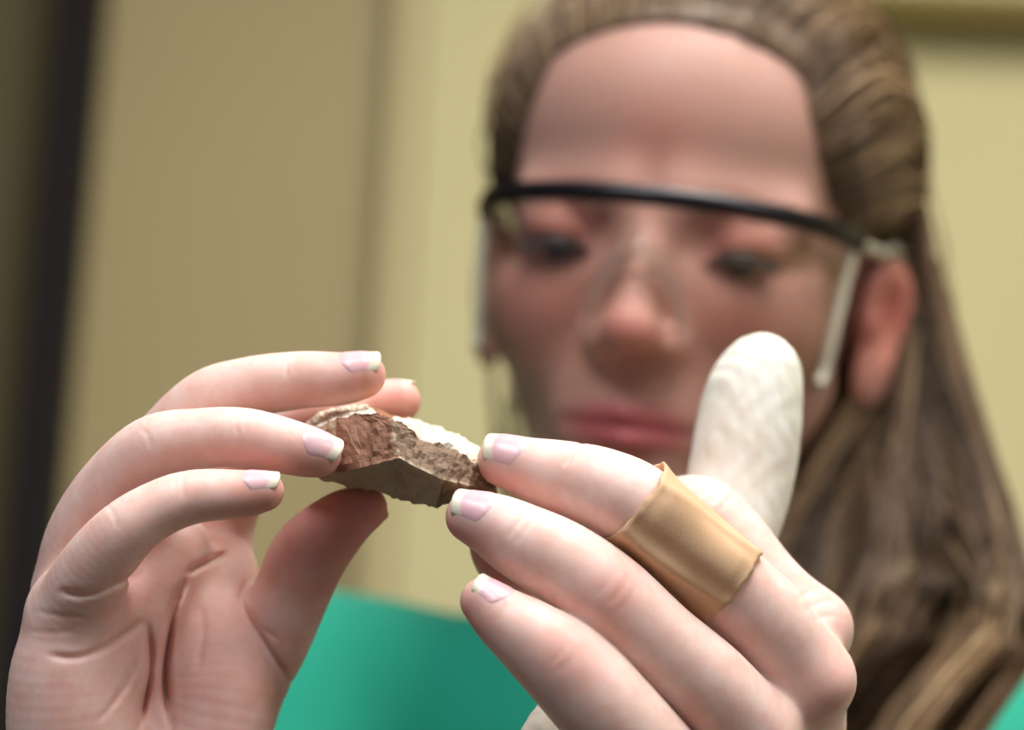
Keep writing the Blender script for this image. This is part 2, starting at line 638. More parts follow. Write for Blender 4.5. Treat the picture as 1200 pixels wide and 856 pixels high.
# ------------------------------------------------------------------ head
HYAW, HROLL, HPITCH = math.radians(13), math.radians(-6), math.radians(-2)
cy, sy = math.cos(HYAW), math.sin(HYAW)
# local axes (x = viewer's right, y = up, z = out of the face) in camera coordinates
hz = np.array([-sy, -math.sin(HPITCH), -cy])
hz /= np.linalg.norm(hz)
hx = np.array([cy, 0, -sy])
hx -= hz * (hx @ hz)
hx /= np.linalg.norm(hx)
hy = np.cross(hx, hz)
hy = hy if hy[1] > 0 else -hy
cr, sr = math.cos(HROLL), math.sin(HROLL)
hx, hy = hx * cr + hy * sr, hy * cr - hx * sr
HM = np.stack([hx, hy, hz], 1)          # columns; local -> camera
EYE_MID = np.array([(762 - 600) / FPX * 752, -(273 - 428) / FPX * 752, 752.0])
HC = EYE_MID - HM @ np.array([0, 0, 74.0])


def h2c(P):
    return np.asarray(P, float) @ HM.T + HC


def c2h(P):
    return ((P - HC.astype(np.float32)) @ HM.astype(np.float32)).astype(np.float32)


def ear_frame(ax):
    """coordinates of an ear that stands out from the head: u outward, v up, w forward"""
    c, s_ = math.cos(0.62), math.sin(0.62)
    x, y, z = ax[:, 0] - 66, ax[:, 1] + 17, ax[:, 2] + 4
    # ear plane runs back and out from its front root
    w_ = -(z * c) + x * s_
    u = x * c + z * s_
    return np.stack([u, y, w_], 1).astype(np.float32)


def head_local(q, ears=True):
    ax = q.copy()
    ax[:, 0] = np.abs(ax[:, 0])
    A = lambda *v: np.array(v, np.float32)
    d = ellip(q, (0, 30, -16), (68, 78, 88))
    d = smin(d, ellip(q, (0, 40, 28), (57, 50, 51)), 18)         # forehead
    d = smin(d, ellip(q, (0, -24, 22), (56, 62, 59)), 16)        # mid face
    d = smin(d, ellip(ax, (35, -27, 47), (23, 21, 24)), 18)      # cheek
    d = smin(d, cone(ax, A(41, -46, 2), A(8, -88, 58), 16, 15), 18)  # jaw
    d = smin(d, ellip(q, (0, -88, 62), (17, 13, 15)), 12)        # chin
    d = smin(d, ellip(q, (0, -60, 66), (27, 20, 16)), 14)        # muzzle
    d = smin(d, cone(ax, A(10, 11, 71), A(42, 9, 58), 7.5, 6.5), 16)  # brow
    # eye sockets and lids
    d = smax(d, -ellip(ax, (31, -1, 88), (17, 12, 17)), 10)
    d = smin(d, ellip(ax, (31, -1, 62), (14.5, 12.5, 13.2)), 3)
    # nose
    d = smin(d, cone(q, A(0, 5, 75), A(0, -32, 92), 5.4, 8.0), 7)
    d = smin(d, ellip(q, (0, -33, 92), (9, 8, 8.8)), 5)
    d = smin(d, ellip(ax, (10.5, -37, 83), (6, 6, 8)), 5)
    d = smax(d, -ellip(ax, (6, -44, 88), (3.8, 4, 4.8)), 2)
    # lips
    d = smin(d, cone(ax, A(0, -60.5, 82), A(21, -64, 70.5), 4.6, 2.2), 3.5)
    d = smin(d, cone(ax, A(0, -69, 81), A(19, -65.5, 70.5), 5.6, 2.4), 3.5)
    d = d + 1.6 * np.exp(-((q[:, 1] + 64.8) ** 2) / 1.6) * (np.abs(q[:, 0]) < 24) * (q[:, 2] > 55)
    d = smax(d, -cone(q, A(0, -47, 91), A(0, -56, 88.5), 1.8, 2.4), 3)
    d = smax(d, -ellip(q, (0, -77, 88), (16, 4, 6)), 6)
    if ears:
        e_ = ear_frame(ax)
        e = ellip(e_, (0, 1, 12.5), (4.6, 22, 15.5))
        e = smin(e, ellip(e_, (1, -22, 6), (4.2, 11, 8.5)), 6)
        e = smax(e, -ellip(e_, (6.5, 1, 12.5), (6.5, 15, 9)), 3)
        e = smin(e, ellip(e_, (2.5, -3, 2), (3, 5, 3)), 3)
        d = smin(d, e, 4)
    # eye slit between the lids, looking down
    d = smax(d, -ellip(ax, (31, -6.0, 77), (11.5, 2.6, 6)), 0.8)
    return d


def torso_parts():
    m = px(0, 0)
    SR = np.array([-72., -136, 872])    # shoulder joints (camera mm)
    SL = np.array([222., -174, 884])
    M = (SR + SL) / 2
    return SR, SL, M


SR, SL, MID = torso_parts()
EL_R = np.array([-138., -300, 720])
EL_L = np.array([262., -318, 738])
WR_R, WR_L = px(114, 1150, 48), px(888, 1200, 68)
NECK_T = h2c([0, -52, -22])
NECK_B = MID + UPC * 18 + np.array([0, 0, 4.])
CHEST = MID - UPC * 120
HIP = MID - UPC * 430


def body_fn(p):
    d = head_local(c2h(p))
    d = smin(d, cone(p, NECK_T, NECK_B, 46, 50), 22)
    d = smin(d, cone(p, NECK_B - UPC * 25, CHEST, 60, 92), 30)
    d = smin(d, cone(p, SR - UPC * 10, SL - UPC * 10, 40, 40), 30)
    for s, e, wr in ((SR, EL_R, WR_R), (SL, EL_L, WR_L)):
        a = smin(cone(p, s, e, 41, 34), cone(p, e, wr, 33, 21), 12)
        d = smin(d, a, 18)
    return d


def build_person():
    V1, Q1 = surface(body_fn, (-200, -420, 545), (330, 190, 1010), 2.0, 1)
    out = []
    q = c2h(V1.astype(np.float32))
    a = np.abs(q[:, 0])
    g = lambda c, r: np.exp(-(((np.stack([a, q[:, 1], q[:, 2]], 1) - np.array(c)) / np.array(r)) ** 2).sum(1))
    red1 = np.maximum.reduce([0.45 * g((34, -26, 70), (22, 20, 30)), 0.6 * g((0, -35, 98), (14, 12, 16)),
                              0.95 * g((76, -14, -12), (16, 26, 22)), 0.35 * g((0, 30, 84), (16, 14, 14)),  # ear red imitates backlight glowing through
                              0.6 * g((31, -1, 74), (17, 12, 12))])
    lip1 = np.where((q[:, 2] > 60), np.exp(-(((a / 22) ** 2 + ((q[:, 1] + 65) / 9.0) ** 2)) ** 3), 0)
    meshes = [(V1, Q1, red1, lip1)]
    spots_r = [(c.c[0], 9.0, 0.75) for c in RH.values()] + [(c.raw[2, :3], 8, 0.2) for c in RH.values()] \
        + [(px(250, 640, 40), 16, 0.3), (px(400, 600, 22), 24, 0.75), (px(180, 745, 10), 30, 0.45), (px(250, 800, 10), 26, 0.4), (px(110, 800, -10), 26, 0.25)]  # palm and thumb reds also darken skin that lies in shade
    spots_l = [(c.c[0] + np.array([0, -3, 0]), 7.5, 0.75) for c in LH.values()] + \
        [(px(720, 690, -20), 9, 0.4), (px(665, 768, -26), 9, 0.4), (px(675, 525, -6), 6, 0.15),
         (px(975, 800, 4), 10, 0.3), (px(970, 720, 20), 9, 0.3), (px(600, 660, 20), 14, 0.8)]
    for fn, fg, pm, sp in ((R_FN, RH, RP, spots_r), (L_FN, LH, LP, spots_l)):
        lo, hi = hand_bounds(fg, pm)
        V, Q = surface(fn, lo, hi, 0.6, 2)
        meshes.append((V, Q, red_near(V, sp), np.zeros(len(V))))
    off = 0
    VV, QQ, RR, LL = [], [], [], []
    for V, Q, r, l in meshes:
        VV.append(V); QQ.append(Q + off); RR.append(r); LL.append(l)
        off += len(V)
    return np.concatenate(VV), np.concatenate(QQ), np.concatenate(RR), np.concatenate(LL)


foot = cam2world(HIP)
person = empty('person', (foot[0], foot[1], 0.0),
               'long-haired person in green shirt and safety glasses examining a stone', 'person')
V, Q, rd, lp = build_person()
head_shade = np.where(c2h(V.astype(np.float32))[:, 1] > -165, 1.0, 0.0) * (V[:, 2] > 660)  # mask for the shade painted on head and neck
put('body', mesh_from(V, Q, {'red': rd, 'lip': lp, 'tan': head_shade}), M_SKIN, person)


# ------------------------------------------------------------------ nails
def root_out(fn, c, dirs, rmax):
    """distance from points c along dirs to the surface fn = 0"""
    lo = np.zeros(len(c))
    hi = np.full(len(c), rmax)
    for _ in range(22):
        m = (lo + hi) / 2
        f = fn((c + dirs * m[:, None]).astype(np.float32))
        lo = np.where(f < 0, m, lo)
        hi = np.where(f < 0, hi, m)
    return (lo + hi) / 2


def nail(fn, chain, dorsal, back, over, half, name='fingernail', tint=0.0, tip_in=0.0):
    """curved nail plate: from 'back' mm behind the tip centre to 'over' mm past it; half = half angle."""
    c0 = chain.c[0]
    ax = chain.c[0] - chain.c[3]
    ax /= np.linalg.norm(ax)
    dz = np.asarray(dorsal, float)
    dz -= ax * (dz @ ax)
    dz /= np.linalg.norm(dz)
    lat = np.cross(ax, dz)
    nu, nv = 18, 13
    us = np.linspace(-back, over, nu)
    vs = np.linspace(-1, 1, nv)
    rt = chain.r[0]
    rows = []
    for u in us:
        t = (u + back) / (back + over)
        wd = half * (1 - 0.30 * (1 - min(1, t * 3.2)) ** 2)       # rounded cuticle end
        dirs = np.array([dz * math.cos(v * wd) + lat * math.sin(v * wd) for v in vs])
        uu = u - 1.3 * (vs ** 2) * max(0, (t - 0.5) * 2) + 1.6 * (vs ** 2) * max(0, 1 - t * 2.5)
        uc = np.minimum(uu, rt * 0.42)
        lift = 0.26 - 0.42 * np.abs(vs) ** 4 - 0.40 * max(0, 1 - t * 5)
        rows.append((c0 + ax * uc[:, None], dirs, np.full(nv, t), np.maximum(uu - rt * 0.42, 0), lift))
    Cc, Dd, Tt, Ex, Lf = [np.concatenate([r[i] for r in rows]) for i in range(5)]
    rr = root_out(chain, Cc, Dd, rt * 2.2)
    top = Cc + Dd * (rr + Lf - Ex * 0.22)[:, None] + ax * Ex[:, None]
    rows = [(top, Dd, Tt)]
    top = np.concatenate([r[0] for r in rows])
    nd = np.concatenate([r[1] for r in rows])
    T = np.concatenate([r[2] for r in rows])
    bot = top - nd * 0.55
    n = nu * nv
    F = []
    for i in range(nu - 1):
        for j in range(nv - 1):
            a, b, c, d = i * nv + j, i * nv + j + 1, (i + 1) * nv + j + 1, (i + 1) * nv + j
            F.append((a, b, c, d)); F.append((n + d, n + c, n + b, n + a))
    for i in range(nu - 1):
        for j in (0, nv - 1):
            a, d = i * nv + j, (i + 1) * nv + j
            F.append((a, d, n + d, n + a))
    for j in range(nv - 1):
        for i in (0, nu - 1):
            a, b = i * nv + j, i * nv + j + 1
            F.append((a, b, n + b, n + a))
    vv = np.tile(vs, nu)
    tt = T + 0.16 * vv ** 2 - 0.05
    me = mesh_from(np.concatenate([top, bot]), np.array(F),
                   {'along': np.concatenate([tt, tt])})
    bm = bmesh.new(); bm.from_mesh(me)
    bmesh.ops.recalc_face_normals(bm, faces=bm.faces)
    bm.to_mesh(me); bm.free()
    return put(name, me, M_NAIL, person)


def nail_material():
    m, nt, bs = new_mat('nail')
    c = ramp(nt, attr(nt, 'along'), [(0.0, c4(228, 190, 190)), (0.12, c4(230, 184, 188)), (0.70, c4(228, 180, 186)),
                                     (0.79, c4(236, 220, 200)), (1.0, c4(240, 230, 206))])
    nt.links.new(c, bs.inputs['Base Color'])
    bs.inputs['Roughness'].default_value = 0.28
    bs.inputs['Subsurface Weight'].default_value = 0.3
    bs.inputs['Subsurface Radius'].default_value = (1, .4, .3)
    bs.inputs['Subsurface Scale'].default_value = 0.0015
    return m


M_NAIL = nail_material()
nail(R_FN, RH['ring'], (0.05, 0.66, -0.75), 5.0, 5.6, 0.88)
nail(R_FN, RH['pinky'], (0.0, 0.80, -0.60), 4.6, 4.6, 0.85)
nail(R_FN, RH['middle'], (0.0, 0.80, -0.60), 5.2, 5.4, 0.85)
nail(R_FN, RH['index'], (0.0, 0.85, 0.5), 4.6, 4.4, 0.85)
nail(R_FN, RH['thumb'], (0.55, -0.4, 0.7), 5.5, 4.6, 0.85)
nail(L_FN, LH['middle'], (-0.2, 0.78, -0.62), 5.6, 5.2, 0.98)
nail(L_FN, LH['ring'], (-0.2, 0.80, -0.57), 5.4, 5.2, 0.98)
nail(L_FN, LH['pinky'], (-0.2, 0.93, -0.25), 4.8, 4.4, 0.92)
nail(L_FN, LH['index'], (-0.5, 0.2, 0.8), 4.6, 4.4, 0.85)


# ------------------------------------------------------------------ eyes, brows, lashes
def uv_ball(c, r, n=24, m=16):
    V, F = [], []
    for i in range(m + 1):
        th = math.pi * i / m
        for j in range(n):
            ph = 2 * math.pi * j / n
            V.append((c[0] + r * math.sin(th) * math.cos(ph), c[1] + r * math.sin(th) * math.sin(ph), c[2] + r * math.cos(th)))
    for i in range(m):
        for j in range(n):
            F.append((i * n + j, (i + 1) * n + j, (i + 1) * n + (j + 1) % n, i * n + (j + 1) % n))
    return np.array(V), np.array(F)


M_EYE = plain('eye_white', c4(214, 208, 204), 0.15, 50, 0.03)
M_IRIS = plain('iris', c4(34, 34, 40), 0.15, 300, 0.1)
M_LASH = plain('eyelash', c4(48, 32, 26), 0.6)
M_BROW = plain('eyebrow_hair', c4(122, 88, 62), 0.6)


def tube(pts, rad, sides=6):
    P = np.asarray(pts, float)
    n = len(P)
    T = np.gradient(P, axis=0)
    T /= np.linalg.norm(T, axis=1)[:, None] + 1e-9
    ref = np.array([0.31, 0.52, 0.79])
    N = np.cross(T, ref); N /= np.linalg.norm(N, axis=1)[:, None] + 1e-9
    Bn = np.cross(T, N)
    rad = np.broadcast_to(rad, (n,))
    V = []
    for k in range(sides):
        a = 2 * math.pi * k / sides
        V.append(P + (N * math.cos(a) + Bn * math.sin(a)) * rad[:, None])
    V = np.stack(V, 1).reshape(-1, 3)
    F = []
    for i in range(n - 1):
        for k in range(sides):
            F.append((i * sides + k, i * sides + (k + 1) % sides, (i + 1) * sides + (k + 1) % sides, (i + 1) * sides + k))
    return V, np.array(F)


def join(parts):
    VV, FF, off = [], [], 0
    for V, F in parts:
        VV.append(V); FF.append(F + off); off += len(V)
    return np.concatenate(VV), np.concatenate(FF)


for s in (-1, 1):
    V, Fq = uv_ball((0, 0, 0), 12.0)
    e = put('eye', mesh_from(h2c(V + np.array([s * 31, -1, 62.6])), Fq), M_EYE, person)
    iv, ifc = uv_ball((0, 0, 0), 5.4, 16, 10)
    put('iris', mesh_from(h2c(iv * np.array([1, 1, 0.35]) + np.array([s * 31, -6.5, 72.2])), ifc), M_IRIS, e)
    lp_, bp_ = [], []
    for i in range(34):
        u = i / 33 * 2 - 1
        b = np.array([s * 31 + u * 11.5, -5.4 + 1.0 * (1 - u * u) - 0.8, 73.5 - 3.0 * u * u])
        t = b + np.array([u * 1.8, -3.4, 5.2])
        lp_.append(tube([b, (b + t) / 2 + np.array([0, -0.8, 0]), t], [0.55, 0.4, 0.12], 4))
    V, Fq = join(lp_)
    put('eyelashes', mesh_from(h2c(V), Fq), M_LASH, e)
    for i in range(90):
        u = random.random()
        c = np.array([s * (14 + 36 * u), 7.5 + 4.5 * math.sin(u * 2.4) + random.uniform(-2, 2), 80 - 20 * u ** 2])
        t = c + np.array([s * 5, 1.2 - 2.5 * u, -1.2])
        bp_.append(tube([c, (c + t) / 2 + np.array([0, 0, 0.5]), t], [0.35, 0.35, 0.12], 4))
    V, Fq = join(bp_)
    put('eyebrow', mesh_from(h2c(V), Fq), M_BROW, person)

# ------------------------------------------------------------------ shirt, trousers, shoes
def shirt_fn(p):
    d = cone(p, SR - UPC * 6, SL - UPC * 6, 50, 50)
    d = smin(d, cone(p, MID - UPC * 10, CHEST, 88, 116), 40)
    d = smin(d, cone(p, CHEST, HIP - UPC * 40, 116, 128), 40)
    for s, e in ((SR, EL_R), (SL, EL_L)):
        m = s + (e - s) * 0.62
        d = smin(d, cone(p, s - UPC * 4, m, 50, 54), 22)
    d = smin(d, cone(p, MID + UPC * 8, MID + UPC * 22, 66, 62), 24)
    # folds
    t = p @ np.array([0.06, 0.02, 0.03], np.float32)
    d = d + 1.6 * np.sin(t * 1.3 + 0.8 * np.sin(p[:, 1] * 0.035)) * np.clip((60 - p[:, 1]) / 200, 0, 1)
    # open sleeves and neck: cut with the arm / neck volume
    for s, e in ((SR, EL_R), (SL, EL_L)):
        m = s + (e - s) * 0.60
        d = smax(d, -cone(p, m, e, 46, 60), 3)
        n = (e - s) / np.linalg.norm(e - s)
        cut = (p - m.astype(np.float32)) @ n.astype(np.float32)
        far = np.linalg.norm(p - m.astype(np.float32), axis=1) < 75
        d = np.where(far, smax(d, cut.astype(np.float32), 3), d)
    d = smax(d, -cone(p, MID + UPC * 26, MID + UPC * 90, 52, 60), 3)
    return d


def shirt_material():
    m, nt, bs = new_mat('green_jersey')
    c = mixc(nt, noise(nt, 24, 5), c4(8, 148, 120), c4(12, 168, 138))
    nt.links.new(c, bs.inputs['Base Color'])
    bs.inputs['Roughness'].default_value = 0.85
    bs.inputs['Sheen Weight'].default_value = 0.15
    bump(nt, bs, noise(nt, 1200, 3), 0.3, 0.0006)
    return m


V, Q = surface(shirt_fn, (-260, -760, 640), (420, 10, 1160), 4.0, 1)
put('shirt', mesh_from(V, Q), shirt_material(), person)

M_DENIM = plain('denim', c4(44, 58, 84), 0.85, 80, 0.15)
M_SHOE = plain('shoe_canvas', c4(60, 60, 64), 0.7)
hipw = cam2world(HIP)
side = np.array([1.0, 0.05, 0]) / np.linalg.norm([1.0, 0.05, 0])


def trousers_fn(p):          # p in world mm
    hp = (hipw * 1000).astype(np.float32)
    d = ellip(p, hp + np.array([0, 0, -20]), (150, 118, 120))
    for s in (-1, 1):
        a = hp + side * 78 * s + np.array([0, 0, -60])
        k = np.array([hp[0] + 88 * s, hp[1] - 20, hp[2] * 0.52])
        f = np.array([hp[0] + 92 * s, hp[1] + 10, 70.0])
        leg = smin(cone(p, a, k, 88, 64), cone(p, k, f, 62, 58), 20)
        d = smin(d, leg, 14)
    return d


hp = hipw * 1000
V, Q = surface(trousers_fn, hp - np.array([280, 230, hp[2] - 5]), hp + np.array([280, 230, 140]), 7.0, 1)
put('trousers', mesh_from(V * 0.001, Q[:, ::-1].copy(), cam_space=False), M_DENIM, person)
for s in (-1, 1):
    b = np.array([hp[0] + 92 * s, hp[1] + 10, 0])

    def shoe_fn(p):
        d = cone(p, b + np.array([0, 35, 42]), b + np.array([8 * s, -120, 34]), 42, 36)
        d = smin(d, cone(p, b + np.array([0, 20, 60]), b + np.array([0, 10, 95]), 44, 46), 20)
        return smax(d, -p[:, 2].astype(np.float32), 4)
    V, Q = surface(shoe_fn, b + np.array([-70, -190, -8]), b + np.array([70, 110, 150]), 4.0, 1)
    put('shoe', mesh_from(V * 0.001, Q[:, ::-1].copy(), cam_space=False), M_SHOE, person)


# ------------------------------------------------------------------ hair
def hair_material():
    m, nt, bs = new_mat('light_brown_hair')
    c = ramp(nt, attr(nt, 'shade'), [(0.0, c4(58, 42, 32)), (0.45, c4(112, 86, 60)), (0.8, c4(162, 130, 92)), (1.0, c4(208, 180, 136))])
    nt.links.new(c, bs.inputs['Base Color'])
    bs.inputs['Roughness'].default_value = 0.42
    bs.inputs['Specular IOR Level'].default_value = 0.5
    return m


M_HAIR = hair_material()


def skull_dir(az, el):
    """direction on the skull: az from front (0) to viewer's right (90) to back (180), el up"""
    a, e = math.radians(az), math.radians(el)
    return np.array([math.sin(a) * math.cos(e), math.sin(e), math.cos(a) * math.cos(e)])


SK_C = np.array([0, 26, -10.0])


def on_skull(dirs, off):
    """points 'off' mm above the skin along directions from the skull centre (ears left out)"""
    dirs = np.asarray(dirs, float)
    dirs = dirs / np.linalg.norm(dirs, axis=1)[:, None]
    r = root_out(lambda p: head_local(p, False), np.tile(SK_C, (len(dirs), 1)), dirs, 130.0)
    return SK_C + dirs * (r + off)[:, None]


def hairline(q):
    """front limit (local z) of the hair: above the forehead, across the temples, in front of the ears"""
    hl = 36 + 50 * np.clip((q[:, 1] - 57) / 18, 0, 1) - 40 * np.clip((18 - q[:, 1]) / 40, 0, 1)
    return hl + 0.013 * q[:, 0] ** 2 * np.clip((q[:, 1] - 5) / 45, 0, 1) - 0.003 * q[:, 0] ** 2 * np.clip((30 - q[:, 1]) / 30, 0, 1)


def build_hair():
    def cap_fn(p):
        q = c2h(p)
        # hairline: above the forehead, in front of the temples, behind the ears
        hl = hairline(q)
        th = 0.6 + 3.6 * np.clip((hl - q[:, 2]) / 34, 0, 1)
        d = head_local(q, False) - th
        d = smax(d, q[:, 2] - hl, 1.5)
        d = smax(d, -45 + 42 * np.clip(-q[:, 0] / 40, 0, 1) - q[:, 1], 8)
        ear = ellip(np.stack([np.abs(q[:, 0]), q[:, 1], q[:, 2]], 1), (76, -16, -8), (18, 34, 22))
        d = smax(d, -ear, 4)
        return d
    V, Q = surface(cap_fn, HC - 150, HC + 150, 3.0, 1)
    parts_v, parts_f, shade = [V], [Q], [0.35 + 0.15 * rng.random(len(V))]
    off = len(V)
    NS, n1 = 4600, 12
    azs = np.arange(-178, 180, 4.0)
    els = np.arange(-12, 80, 2.0)
    gd = np.array([skull_dir(a_, e_) for a_ in azs for e_ in els])
    gp = on_skull(gd, np.zeros(len(gd)))
    okr = (gp[:, 2] < hairline(gp) - 0.5).reshape(len(azs), len(els))
    first = els[np.argmax(okr, axis=1)]
    D0s, D1s, lifts = [], [], []
    for i in range(NS):
        az = rng.uniform(-150, 178) if i % 3 else rng.uniform(-70, 95)
        e0 = np.interp(az, azs, first)
        el = e0 + (rng.random() ** (2.6 if abs(az) < 90 else 1)) * (84 - e0)
        D0s.append(skull_dir(az, el))
        to_left = az < -75 and rng.random() < 0.06
        D1s.append(skull_dir(-rng.uniform(110, 150), rng.uniform(-30, -5)) if to_left
                   else skull_dir(rng.uniform(106, 160), rng.uniform(-30, 8)))
        lifts.append(rng.uniform(0.5, 4.0) + (rng.random() < 0.06) * rng.uniform(0, 9))
    D0s, D1s, lifts = np.array(D0s), np.array(D1s), np.array(lifts)
    T = np.linspace(0, 1, n1)
    # comb straight back first, then down to the gathering place
    Dm = D0s * np.array([1.0, 1.0, 0.55]) + np.array([0.02, 0.45, -0.55])
    Tq = T[None, :, None]
    Dk = (1 - Tq) ** 2 * D0s[:, None] + 2 * Tq * (1 - Tq) * Dm[:, None] + Tq ** 2 * D1s[:, None]
    lf = lifts[:, None] * (0.12 + 0.88 * np.sin(np.minimum(1, T * 1.8) * math.pi / 2))[None] + (1.2 + 4.3 * np.minimum(1, T * 11))[None]
    PK = on_skull(Dk.reshape(-1, 3), lf.reshape(-1)).reshape(NS, n1, 3)
    NL = 16                                       # the fall gathers into wavy locks
    lw, lfr = (np.arange(NL) + 0.5) / NL, rng.random(NL)
    lph, lsh, lam = rng.uniform(0, 6.28, NL), rng.normal(0, 0.17, NL), rng.uniform(4, 10, NL)
    for i in range(NS):
        pts = PK[i]
        right = D1s[i, 0] > 0
        u, wv = rng.random(), rng.uniform(-1, 1)
        L = rng.integers(NL)
        wd = float(np.clip(lw[L] + rng.normal(0, 0.03), 0, 1))
        fr = float(np.clip(lfr[L] + rng.normal(0, 0.09), 0, 1))
        e = pts[-1]
        wx = lambda yy: lam[L] * math.sin(yy * 0.045 + lph[L]) * min(1, max(0, (-yy - 60) / 60))
        if right:
            # down behind the ear, then forward over the shoulder in a full, wavy lock
            p1 = e + np.array([2 + 18 * wd, -42, 6 + 10 * fr])
            p2 = np.array([42 + 98 * wd + wx(-105), -105, -30 + 66 * fr])
            p3 = np.array([34 + 86 * wd + wx(-150), -150, -6 + 70 * fr])
            p4 = np.array([30 + 66 * wd + wx(-205), -205, 18 + 62 * fr])
            p5 = np.array([28 + 58 * wd + wx(-260), -260, 30 + 54 * fr])
            p6 = np.array([28 + 50 * wd + 6 * wv, -315 - 30 * u, 36 + 50 * fr])
            ctl = [pts[-2], e, p1, p2, p3, p4, p5, p6]
        else:
            wd = rng.random()
            tg = np.array([-52 - 10 * wd, -150, -60 + 20 * wv])
            ctl = [pts[-2], e, e + np.array([-3, -50, 4]), (e + tg) / 2 + np.array([-4, -20, 8]), tg, tg + np.array([6, -90, -6])]
        fall = spline(np.array(ctl), 3)[3:]
        path = np.vstack([pts[:-1], fall])
        ph = rng.uniform(0, 6.28)
        tt = np.linspace(0, 1, len(path))
        path = path + np.stack([np.sin(tt * 15 + ph), 0 * tt, np.cos(tt * 12 + ph)], 1) * (1.6 * tt * (tt > 0.4))[:, None]
        r0 = rng.uniform(0.25, 0.75)
        rad = r0 * np.interp(tt, [0, 0.1, 0.8, 1], [0.4, 1, 0.9, 0.2])
        Vt, Ft = tube(h2c(path), rad, 3)
        parts_v.append(Vt); parts_f.append(Ft + off); off += len(Vt)
        shade.append(np.full(len(Vt), np.clip(rng.normal(0.52, 0.2) + lsh[L], 0, 1)))
    # loose wisps standing off the temples and crown
    for i in range(70):
        left = i % 2 == 0
        a0 = skull_dir((-1 if left else 1) * rng.uniform(50, 100), rng.uniform(10, 60))
        b = on_skull(a0[None], np.array([3.0]))[0]
        o = np.array([(-1 if left else 1) * rng.uniform(4, 13), rng.uniform(-4, 10), rng.uniform(-14, 6)])
        path = spline(np.array([b, b + o * 0.7 + np.array([0, 5, 0]), b + o + np.array([0, -8, -10]), b + o * 0.6 + np.array([0, -26, -22])]), 4)
        Vt, Ft = tube(h2c(path), 0.35, 3)
        parts_v.append(Vt); parts_f.append(Ft + off); off += len(Vt)
        shade.append(np.full(len(Vt), 0.9))
    me = mesh_from(np.concatenate(parts_v), np.concatenate(parts_f), {'shade': np.concatenate(shade)})
    put('hair', me, M_HAIR, person, label='long light brown hair falling over one shoulder')


build_hair()

# ------------------------------------------------------------------ bandage
def bandage_material():
    m, nt, bs = new_mat('bandage_fabric')
    c = mixc(nt, noise(nt, 90, 5), c4(200, 158, 120), c4(222, 184, 146))
    nt.links.new(c, bs.inputs['Base Color'])
    bs.inputs['Roughness'].default_value = 0.8
    v = nt.nodes.new('ShaderNodeTexVoronoi')
    v.inputs['Scale'].default_value = 1900
    v.inputs['Randomness'].default_value = 0.25
    tc = nt.nodes.new('ShaderNodeTexCoord')
    nt.links.new(tc.outputs['Object'], v.inputs['Vector'])
    bump(nt, bs, v.outputs['Distance'], 0.2, 0.0003)
    return m


